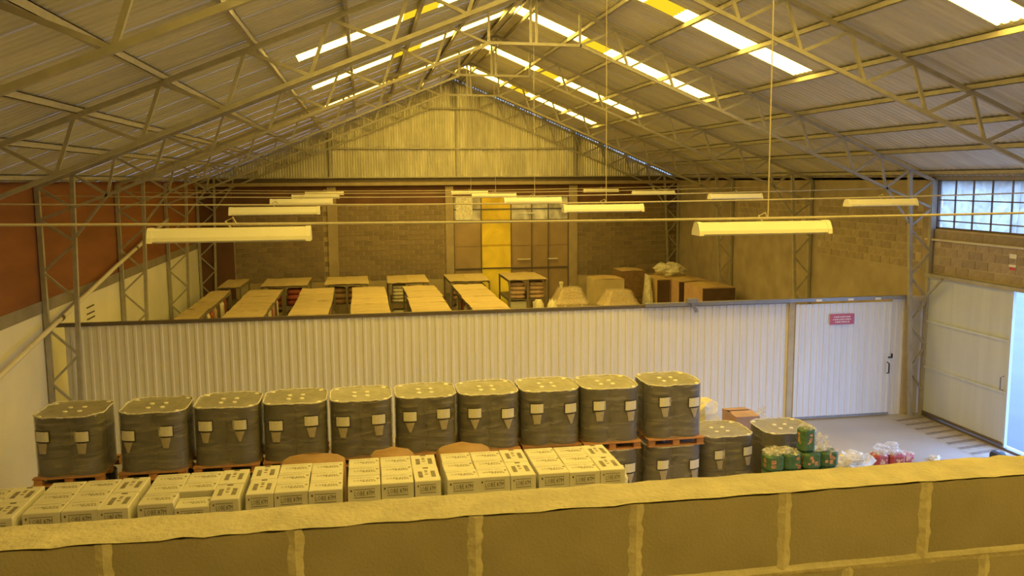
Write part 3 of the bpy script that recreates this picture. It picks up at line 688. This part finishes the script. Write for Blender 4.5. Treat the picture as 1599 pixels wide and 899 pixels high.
def packet(x, y, z, sx, sy, sz, m, label, group, rz=0., seed=0, wrapname='wrap_top', wrapped=True):
    t = tag(empty('packet_bale', (x, y, z), rz), label, 'packet', group); b = .035
    rr = lambda k, zz: [(cx * (sx / 2 - k), cy * (sy / 2 - k), zz) for cx, cy in ((-1, -.6), (-.6, -1), (.6, -1), (1, -.6), (1, .6), (.6, 1), (-.6, 1), (-1, .6))]
    obj('bale_body', MB().loft([rr(b, 0), rr(0, b), rr(0, sz - b), rr(b, sz)]).mesh('bale_body', m), t)
    rnd = random.Random(seed); pm = MB()
    for i in range(5):
        px, pz = rnd.uniform(-.28, .28) * sx, rnd.uniform(.2, .8) * sz; s_ = rnd.uniform(.1, .2) * sx
        pm.box((px, -sy / 2 - .002, pz), (s_, .006, s_ * rnd.uniform(.6, 1.2)))
        pm.box((-sx / 2 - .002, px * .8, pz), (.006, s_, s_))
    obj('printed_patch', pm.mesh('printed_patch', PATCH), t)['kind'] = 'stuff'
    if not wrapped: return t
    w_ = obj(wrapname, blob(sx * .50, sy * .50, .06, seed + 50, .3, 12, 6).mesh(wrapname, WRAP), t, (0, 0, sz - .035)); w_['label'] = 'crumpled clear wrap'
    return t
PW = .31
nm = ['first', 'second', 'third', 'fourth']
for l in range(3):
    for i in range(4): packet(7.02 + i * .35, 13.76 + .03 * (i % 2), l * .29, .33, .33, .285, GREEN, 'green shrink-wrapped packet, %s from the drum loads, %s layer of the heap' % (nm[i], ('bottom', 'middle', 'upper')[l]), 'green shrink-wrapped packets', random.uniform(-.03, .03), i + l * 7, wrapped=(l == 2 and i != 2))
packet(7.66, 13.80, .872, .26, .26, .42, GREEN, 'single green packet standing on top of the packet heap', 'green shrink-wrapped packets', .1, 33)
heap('plastic_wad', 'clear shiny plastic wad beside the topmost green packet', 'plastic', (7.93, 13.82, .87), (.16, .14, .18), 11, WRAP, .35)
heap('plastic_wad', 'clear plastic crumpled over the green packets nearest the drums', 'plastic', (7.16, 13.8, .87), (.26, .15, .06), 12, WRAP, .35)
for i, (x_, y_, z, a) in enumerate(((10.0, 15.15, 0, .1), (10.32, 15.1, 0, -.1), (10.66, 15.3, 0, .15))):
    packet(x_, y_, z, .32, .3, .24 if i < 2 else .15, REDP, 'red shrink-wrapped packet on the open floor, %s from the plastic heap' % nm[i], 'red shrink-wrapped packets', a, 60 + i)
heap('plastic_wad', 'clear shiny plastic on top of the red packets', 'plastic', (10.22, 15.2, .24), (.28, .14, .12), 13, WRAP, .35)
bl = tag(empty('rubber_wheel', (12.5, 14.95, 0)), 'dark round rubber wheel lying on the floor at the gate track', 'wheel')
obj('tyre', smooth_by_angle(MB().lathe([(.06, 0), (.13, .0), (.15, .05), (.15, .13), (.12, .18), (.05, .19)], 20).mesh('tyre', BLACKP), 40), bl); obj('hub', MB().lathe([(.045, .185), (.045, .20)], 12).mesh('hub', RAILG), bl)
# goods behind the single drum pallets
heap('white_sack', 'white sack lying behind the tall last drum stack', 'sack', (6.75, 16.3, .64), (.36, .33, .38), 15, SACKW, .12)
bxs = [(6.82, 16.35, .0, .8, .8, .62, 'brown carton under the white sack behind the drums', BROWN), (7.55, 16.25, .0, .5, .7, .92, 'pinkish cardboard carton behind the single drum pallet', PINKC)]
for x_, y_, z, a, b, c, lb, m in bxs:
    t = tag(empty('carton', (x_, y_, z)), lb, 'carton'); obj('carton_body', MB().b2((-a / 2, -b / 2, 0), (a / 2, b / 2, c)).mesh('carton_body', m), t)
    obj('flap', MB().bar((-a / 2, -b * .25, c + .005), (a / 2, -b * .25, c + .005), .006, b * .48, (0, .95, .15)).mesh('flap', m), t); obj('flap', MB().bar((-a / 2, b * .25, c + .01), (a / 2, b * .25, c + .01), .006, b * .48, (0, .95, -.2)).mesh('flap', m), t)
heap('plastic_wad', 'white plastic hanging beside the pinkish carton behind the drums', 'plastic', (8.02, 16.3, .0), (.12, .25, .6), 16, WRAP, .3)

# ------------------------------------------------------------------ storage racks behind the partition
def rack(x0, x1, y0, y1, label, levels=(.35, 1.15, 1.93), bays=3):
    t = tag(empty('storage_rack', ((x0 + x1) / 2, (y0 + y1) / 2, 0)), label, 'rack', 'storage racks behind the partition'); w_, d_ = x1 - x0, y1 - y0
    for i in range(bays + 1):
        yy_ = -d_ / 2 + d_ * i / bays
        for s in (-1, 1): obj('post', MB().b2((s * w_ / 2 - .03, yy_ - .03, 0), (s * w_ / 2 + .03, yy_ + .03, 1.95)).mesh('post', RACK), t)
    for z in levels:
        obj('shelf', MB().b2((-w_ / 2, -d_ / 2, z), (w_ / 2, d_ / 2, z + .03)).mesh('shelf', RACK), t)
        for s in (-1, 1): obj('beam', MB().b2((s * w_ / 2 - .02, -d_ / 2, z - .06), (s * w_ / 2 + .02, d_ / 2, z)).mesh('beam', RACK), t)
    return t
def csheet(x, y, z, a, b, rz, label, seed):
    rnd = random.Random(seed); m = MB(); nx, ny = 4, 4
    for j in range(ny + 1):
        for i in range(nx + 1):
            edge = i in (0, nx) or j in (0, ny)
            m.v.append(((i / nx - .5) * a, (j / ny - .5) * b, .012 + (rnd.uniform(0, .025) if edge else rnd.uniform(0, .006))))
    n = len(m.v); m.v += [(p[0], p[1], p[2] - .010) for p in m.v]
    for j in range(ny):
        for i in range(nx):
            q = j * (nx + 1) + i; m.f += [(q, q + 1, q + nx + 2, q + nx + 1), (n + q + nx + 1, n + q + nx + 2, n + q + 1, n + q)]
    for i in range(nx): m.f += [(i + 1, i, n + i, n + i + 1), (ny * (nx + 1) + i, ny * (nx + 1) + i + 1, n + ny * (nx + 1) + i + 1, n + ny * (nx + 1) + i)]
    for j in range(ny): q = j * (nx + 1); m.f += [(q, q + nx + 1, n + q + nx + 1, n + q), (q + nx + nx + 1, q + nx, n + q + nx, n + q + 2 * nx + 1)]
    return tag(obj('cardboard_sheet', m.mesh('cardboard_sheet', SHEETC), None, (x, y, z), rz), label, 'cardboard', 'flat cardboard on the rack tops')
FRK = [(-5.12, -4.55), (-3.88, -2.82), (-2.10, -1.06), (-.40, .66), (1.36, 2.42), (3.08, 4.12)]
for k, (a, b) in enumerate(FRK):
    rack(a, b, 23.2, 30.5, 'long metal storage rack topped with cardboard, %s of the front row from the left wall' % ORD[k])
    yy_ = 30.5; i = 0
    while yy_ > 23.3:
        ln = random.choice((1.25, 1.5, 1.75)) if yy_ - 1.8 > 23.2 else yy_ - 23.2
        half = (k == 1 and i == 2)
        for hx in ((-.27, .27) if half else (0,)):
            csheet((a + b) / 2 + hx + random.uniform(-.02, .02), yy_ - ln / 2, 1.962 + .001 * (i % 2), (b - a + .06) / (2 if half else 1), ln + .05, random.uniform(-.012, .012),
                   'flat cardboard sheet %s from the far end of the %s front rack%s' % (ORD[i], ORD[k], ('' if not half else (', left half' if hx < 0 else ', right half'))), k * 20 + i + (50 if hx > 0 else 0))
        yy_ -= ln; i += 1
BRK = [(-5.08, -4.36), (-3.62, -2.05), (-1.37, .08), (.88, 2.29), (3.12, 4.57), (5.33, 6.72)]
for k, (a, b) in enumerate(BRK):
    rk = rack(a, b, 31.55, 33.95, 'storage rack topped with cardboard, %s of the back row from the left wall' % ORD[k], levels=(.4, 1.2, 1.93), bays=1)
    obj('post', MB().b2((-.04, -1.25, 0), (.04, -1.19, 1.93)).mesh('post', RACK), rk)
    for i in range(2):
        wd = (b - a) / 2
        csheet(a + wd * (i + .5) + random.uniform(-.02, .02), 32.75 + random.uniform(-.05, .05), 1.962 + .002 * i, wd + .07, 2.5, random.uniform(-.02, .02), 'flat cardboard sheet on the %s back rack, %s half' % (ORD[k], ('left', 'right')[i]), 200 + k * 3 + i)
def sack(a, b, h, seed):
    rnd = random.Random(seed); rings = []; n = 14
    for j, (s, z) in enumerate(((.86, 0), (1, .25), (1.02, .5), (.98, .75), (.8, 1.0))):
        ring = []
        for i in range(n):
            an = 2 * math.pi * i / n; c, s2 = math.cos(an), math.sin(an)
            k = s * (1 + rnd.uniform(-.04, .04))
            ring.append((a / 2 * k * math.copysign(abs(c) ** .45, c), b / 2 * k * math.copysign(abs(s2) ** .45, s2), h * z + rnd.uniform(-.012, .012) * (j > 0)))
        rings.append(ring)
    return smooth_by_angle(MB().loft(rings).mesh('sack', SACKP), 60)
SKM = [sack(.60, .6, .15, i) for i in range(4)]
def put_sack(x, y, z, i, label, group, m=None, sc_=(1, 1, 1)):
    me = SKM[i % 4]
    if m is not None:
        key = m.name + str(i % 4)
        if key not in SKV: c_ = me.copy(); c_.materials.clear(); c_.materials.append(m); SKV[key] = c_
        me = SKV[key]
    o = obj('sack', me, None, (x, y, z), random.uniform(-.06, .06)); o.scale = sc_; return tag(o, label, 'sack', group)
SKV = {}
for c, (sx, cn) in enumerate(((5.68, 'left'), (6.40, 'right'))):
    for i in range(4): put_sack(sx + random.uniform(-.03, .03), 31.95, 1.232 + i * .16, i + c, 'pinkish sack on the last back rack, upper shelf, %s pile, %s up' % (cn, ORD[i]), 'pinkish sacks on the last back rack')
for i in range(2):
    t = tag(empty('carton', (5.68 + .0, 31.95, .432 + i * .36)), 'white box on the lower shelf of the last back rack, %s' % ('lower', 'upper')[i], 'carton', 'white boxes on the last back rack'); obj('carton_body', MB().b2((-.31, -.3, 0), (.31, .3, .35)).mesh('carton_body', CARTON), t); obj('lid_edge', MB().b2((-.315, -.305, .27), (.315, .305, .352)).mesh('lid_edge', CARTON), t)
tag(obj('shelf_label', MB().b2((6.2, 31.50, 1.03), (6.5, 31.53, 1.15)).mesh('shelf_label', LABELM)), 'white label card on the last back rack', 'label')
for l, z in ((0, .432), (1, 1.232)):
    for i in range(5 if l else 4): put_sack(1.24, 31.95, z + i * .13, i, 'white sack on the fourth back rack, %s shelf, %s up' % (('lower', 'upper')[l], ORD[i]), 'white sacks on the fourth back rack', SACKW, (.85, 1, .82))
for k, m, z, nme in ((1, REDB, 1.232, 'red'), (2, BRWB, 1.232, 'brown'), (4, BRWB, 1.232, 'brown'), (1, BRWB, .432, 'brown'), (4, SACKW, .432, 'white')):
    a, b = BRK[k]
    for i in range(2):
        for l in range(3 if z > 1 else 3): put_sack(a + (b - a) * (.28 + .44 * i), 31.95, z + l * .2, i + l, '%s bundle on the %s back rack, %s shelf, %s pile, %s up' % (nme, ORD[k], 'upper' if z > 1 else 'lower', ('left', 'right')[i], ORD[l]), 'bundles on the back racks', m, (1, 1, 1.3))
# upright packages along the right edges of the two leftmost front racks
UPC = [REDB, SACKW, BRWB, SACKP, REDB, SACKW, BRWB, REDB]
for k, xr in ((0, -4.74), (1, -3.03), (2, -1.27), (5, 3.28)):
    for i in range(8 if k < 1 else 5):
        y = 29.9 - i * .62 - (0 if k < 1 else .2); hh = random.uniform(.55, .68)
        rr = lambda s, z: [(s * .13 * cx, s * .22 * cy, z) for cx, cy in ((-1, -.7), (-.7, -1), (.7, -1), (1, -.7), (1, .7), (.7, 1), (-.7, 1), (-1, .7))]
        o = obj('package', MB().loft([rr(.92, 0), rr(1.02, .08), rr(1, hh * .8), rr(.7, hh)]).mesh('package', UPC[(i + k) % 8]), None, (xr, y, 1.182), random.uniform(-.15, .15))
        tag(o, 'upright package on the upper shelf of the %s front rack, %s from its far end' % (ORD[k], ORD[i]), 'package', 'upright packages on the front racks')

# ------------------------------------------------------------------ cartons and wrapped bundles behind the partition on the right
def big_carton(x, y, z, a, b, c, label, m=PINKC, dark=True, flaps=True):
    t = tag(empty('large_carton', (x, y, z)), label, 'carton', 'large brown cartons in the right back corner')
    obj('carton_body', MB().b2((-a / 2, -b / 2, 0), (a / 2, b / 2, c - .01)).mesh('carton_body', m), t)
    if dark: obj('front_panel', MB().b2((-a / 2 + .02, -b / 2 - .012, .02), (a / 2 - .02, -b / 2, c - .03)).mesh('front_panel', DARKC), t, label='dark brown front')
    if flaps:
        for s in (-1, 1): obj('flap', MB().bar((s * a * .25, -b / 2, c), (s * a * .25, b / 2, c), a * .49, .012, (s * .06, 0, 1)).mesh('flap', BROWN), t)
    return t
for lbl, x, y, a, b, m in (('nearest the white partition', 12.05, 28.75, 1.22, 1.7, PINKC), ('second from the partition', 11.95, 30.5, 1.24, 1.25, PINKC), ('third from the partition', 11.03, 31.35, .52, 1.4, BROWN)):
    for l in range(2): big_carton(x, y, l * .98, a, b, .97, 'large carton with dark brown front, %s layer, %s' % (('bottom', 'top')[l], lbl), m, True, l == 1)
for l in range(2): big_carton(10.42, 33.0, l * 1.06, 1.0, 1.2, 1.05, 'brown carton at the very back by the corner, %s layer' % ('bottom', 'top')[l], BRWB, False, l == 1)
heap('plastic_drape', 'crumpled pale plastic draped over the tall brown cartons', 'plastic', (11.75, 32.0, 1.97), (.6, .55, .28), 21, PLASTIC, .25)
tag(obj('carton_row', MB().b2((11.3, 31.4, 0), (12.4, 32.6, 1.965)).mesh('carton_row', BROWN)), 'plain brown carton under the crumpled plastic at the back', 'carton')
heap('plastic_drape', 'pale plastic hanging down the side of the tall brown carton', 'plastic', (10.58, 31.2, 0), (.11, .5, 1.28), 22, PLASTIC, .2)
for l in range(2): big_carton(9.1, 31.8, l * .98, 1.15, 1.2, .97, 'pale carton standing alone before the back wall, %s layer' % ('bottom', 'top')[l], mat('pale_cardboard', (.62, .52, .34), .85, .08, 3), False, l == 1)
def bundle(x, y, a, b, h, label, m):
    t = tag(empty('wrapped_bundle', (x, y, 0)), label, 'bundle', 'wrapped bundles before the back wall')
    rr = lambda k, z: [(cx * a / 2 * k, cy * b / 2 * k, z) for cx, cy in ((-1, -.8), (-.8, -1), (.8, -1), (1, -.8), (1, .8), (.8, 1), (-.8, 1), (-1, .8))]
    obj('bundle_body', MB().loft([rr(.98, 0), rr(1, h * .72), rr(.82, h * .8), rr(.55, h)]).mesh('bundle_body', m), t)
    obj('wrap', MB().loft([rr(1.02, h * .1), rr(1.04, h * .72), rr(.86, h * .81), rr(.60, h * 1.02)], False, True).mesh('wrap', WRAP), t)
    for dx in (-.25, .25): obj('strap', MB().b2((dx * a - .02, -b / 2 * 1.06, .05), (dx * a + .02, -b / 2 * 1.045, h * .7)).mesh('strap', SIGNW), t)
bundle(7.33, 30.3, 1.25, 1.2, 1.76, 'brown wrapped bundle with a sloping top left of the pale carton', BROWN)
bundle(8.88, 29.3, 1.35, 1.1, 1.75, 'brown wrapped bundle with a pointed top before the pale carton', BROWN)
for i, x_ in enumerate((5.95, 6.45)):
    o = tag(obj('white_bundle', smooth_by_angle(blob(.235, .45, 1.0, 70 + i, .06, 16, 10).mesh('white_bundle', SACKW), 60), None, (x_, 29.2, 0)), 'white wrapped bundle by the partition, %s of two' % ('left', 'right')[i], 'bundle')
tag(obj('paper_cup', MB().lathe([(.04, 0), (.08, .22), (.08, .24)], 10).mesh('paper_cup', SACKW), None, (7.02, 30.3, 1.762)), 'small pale cup on top of the sloping brown bundle', 'cup')
for i, (x_, lb) in enumerate(((8.6, 'first'), (9.2, 'second'))):
    tag(obj('white_roll', MB().tube([(x_ - .2, 27.9, .7), (x_ + .2, 27.9, .7)], .7, 14).mesh('white_roll', SACKW, True)), 'white roll top showing just above the partition, %s one' % lb, 'roll')

# ------------------------------------------------------------------ block parapet in the foreground
WA = .0069
para = struct(empty('wall_parapet', (0, 2.2723, 0), WA))
TOPZ = 4.777; HB = .245; TH = .17
def pblock(x0, x1, z0, z1, seed, top):
    rnd = random.Random(seed); m = MB(); nx, ny, nz = 10, 4, 5; idx = {}
    def P(i, j, k):
        key = (i, j, k)
        if key not in idx:
            x_ = x0 + (x1 - x0) * i / nx; y_ = TH * j / ny; z_ = z0 + (z1 - z0) * k / nz
            ex, ez = i in (0, nx), k in (0, nz)
            ej = j in (0, ny)
            x_ += rnd.uniform(-.002, .002) + (.004 if i == 0 else -.004 if i == nx else 0) * (ez or ej)
            y_ += rnd.uniform(-.0008, .0008) + (.004 if j == 0 else -.004 if j == ny else 0) * (ex or ez)
            z_ += (rnd.uniform(-.004, .003) if (k == nz and top) else rnd.uniform(-.001, .001)) + (.004 if k == 0 else -.004 if k == nz else 0) * (ex or ej)
            idx[key] = len(m.v); m.v.append((x_, y_, z_))
        return idx[key]
    for i in range(nx):
        for k in range(nz):
            m.f.append((P(i, 0, k), P(i + 1, 0, k), P(i + 1, 0, k + 1), P(i, 0, k + 1))); m.f.append((P(i + 1, ny, k), P(i, ny, k), P(i, ny, k + 1), P(i + 1, ny, k + 1)))
        for j in range(ny):
            m.f.append((P(i, j, nz), P(i + 1, j, nz), P(i + 1, j + 1, nz), P(i, j + 1, nz))); m.f.append((P(i, j + 1, 0), P(i + 1, j + 1, 0), P(i + 1, j, 0), P(i, j, 0)))
    for j in range(ny):
        for k in range(nz):
            m.f.append((P(0, j + 1, k), P(0, j, k), P(0, j, k + 1), P(0, j + 1, k + 1))); m.f.append((P(nx, j, k), P(nx, j + 1, k), P(nx, j + 1, k + 1), P(nx, j, k + 1)))
    return smooth_by_angle(m.mesh('block', PARA), 50)
J0 = [-.684, -.203, .283, .748, 1.209, 1.674]
joints = [-.684 - .47 * i for i in range(5, 0, -1)] + J0 + [1.674 + .465 * i for i in range(1, 8)]
jw = .013
for i in range(len(joints) - 1):
    obj('block', pblock(joints[i] + jw, joints[i + 1] - jw, TOPZ - HB + .012, TOPZ, 300 + i, True), para)
off = .215; z1 = TOPZ - HB - .012; c = 0
while z1 > 4.05:
    z0 = max(z1 - HB + .024, 4.03)
    for i in range(len(joints) - 1):
        s_ = off if c % 2 == 0 else 0
        obj('block', pblock(joints[i] + s_ + jw, joints[i + 1] + s_ - jw, z0, z1, 400 + c * 30 + i, False), para)
    z1 -= HB; c += 1
# mortar: core between the blocks and the smeared joints
def mortar_strip(x0, x1, z0, z1, seed, vertical):
    rnd = random.Random(seed); m = MB(); n = 12; ringsA = []
    L_ = (z1 - z0) if vertical else (x1 - x0)
    for i in range(n + 1):
        t = i / n; wv = rnd.uniform(-.005, .005); d = rnd.uniform(-.004, .001)
        if vertical: z = z0 + L_ * t; ringsA.append([(x0 + wv, .004, z), ((x0 + x1) / 2, d - .002, z), (x1 + wv, .004, z), ((x0 + x1) / 2, TH - .004, z)])
        else: x_ = x0 + L_ * t; ringsA.append([(x_, .004, z1 + wv * .5), (x_, d - .002, (z0 + z1) / 2), (x_, .004, z0 + wv * .5), (x_, TH - .004, (z0 + z1) / 2)])
    return m.loft(ringsA).mesh('mortar_joint', MORTAR)
for i, j in enumerate(joints[1:-1]):
    obj('mortar_joint', mortar_strip(j - .021, j + .021, TOPZ - HB + .002, TOPZ - .002, 600 + i, True), para)
    obj('mortar_joint', mortar_strip(j + off - .02, j + off + .02, TOPZ - 2 * HB, TOPZ - HB - .002, 700 + i, True), para)
for c in range(3):
    obj('mortar_joint', mortar_strip(joints[0], joints[-1], TOPZ - HB * (c + 1) - .018, TOPZ - HB * (c + 1) + .018, 800 + c, False), para)
# thin uneven mortar wash on the top of the wall
def wash():
    rnd = random.Random(5); m = MB(); nx, ny = 150, 6; x0, x1 = joints[0], joints[-1]
    for j in range(ny + 1):
        for i in range(nx + 1):
            e = -.005 if j in (0, ny) else 0
            y_ = -.002 + (TH + .004) * j / ny + (rnd.uniform(-.007, .003) if j == ny else rnd.uniform(-.002, .003) if j == 0 else 0)
            m.v.append((x0 + (x1 - x0) * i / nx, y_, TOPZ + .005 + e + rnd.uniform(-.002, .004)))
    for j in range(ny):
        for i in range(nx):
            a = j * (nx + 1) + i; m.f.append((a, a + 1, a + nx + 2, a + nx + 1))
    return smooth_by_angle(m.mesh('mortar_wash', mat('mortar_wash', (.41, .38, .32), .95, .16, 9, .45, bscale=60)), 60)
obj('mortar_wash', wash(), para)
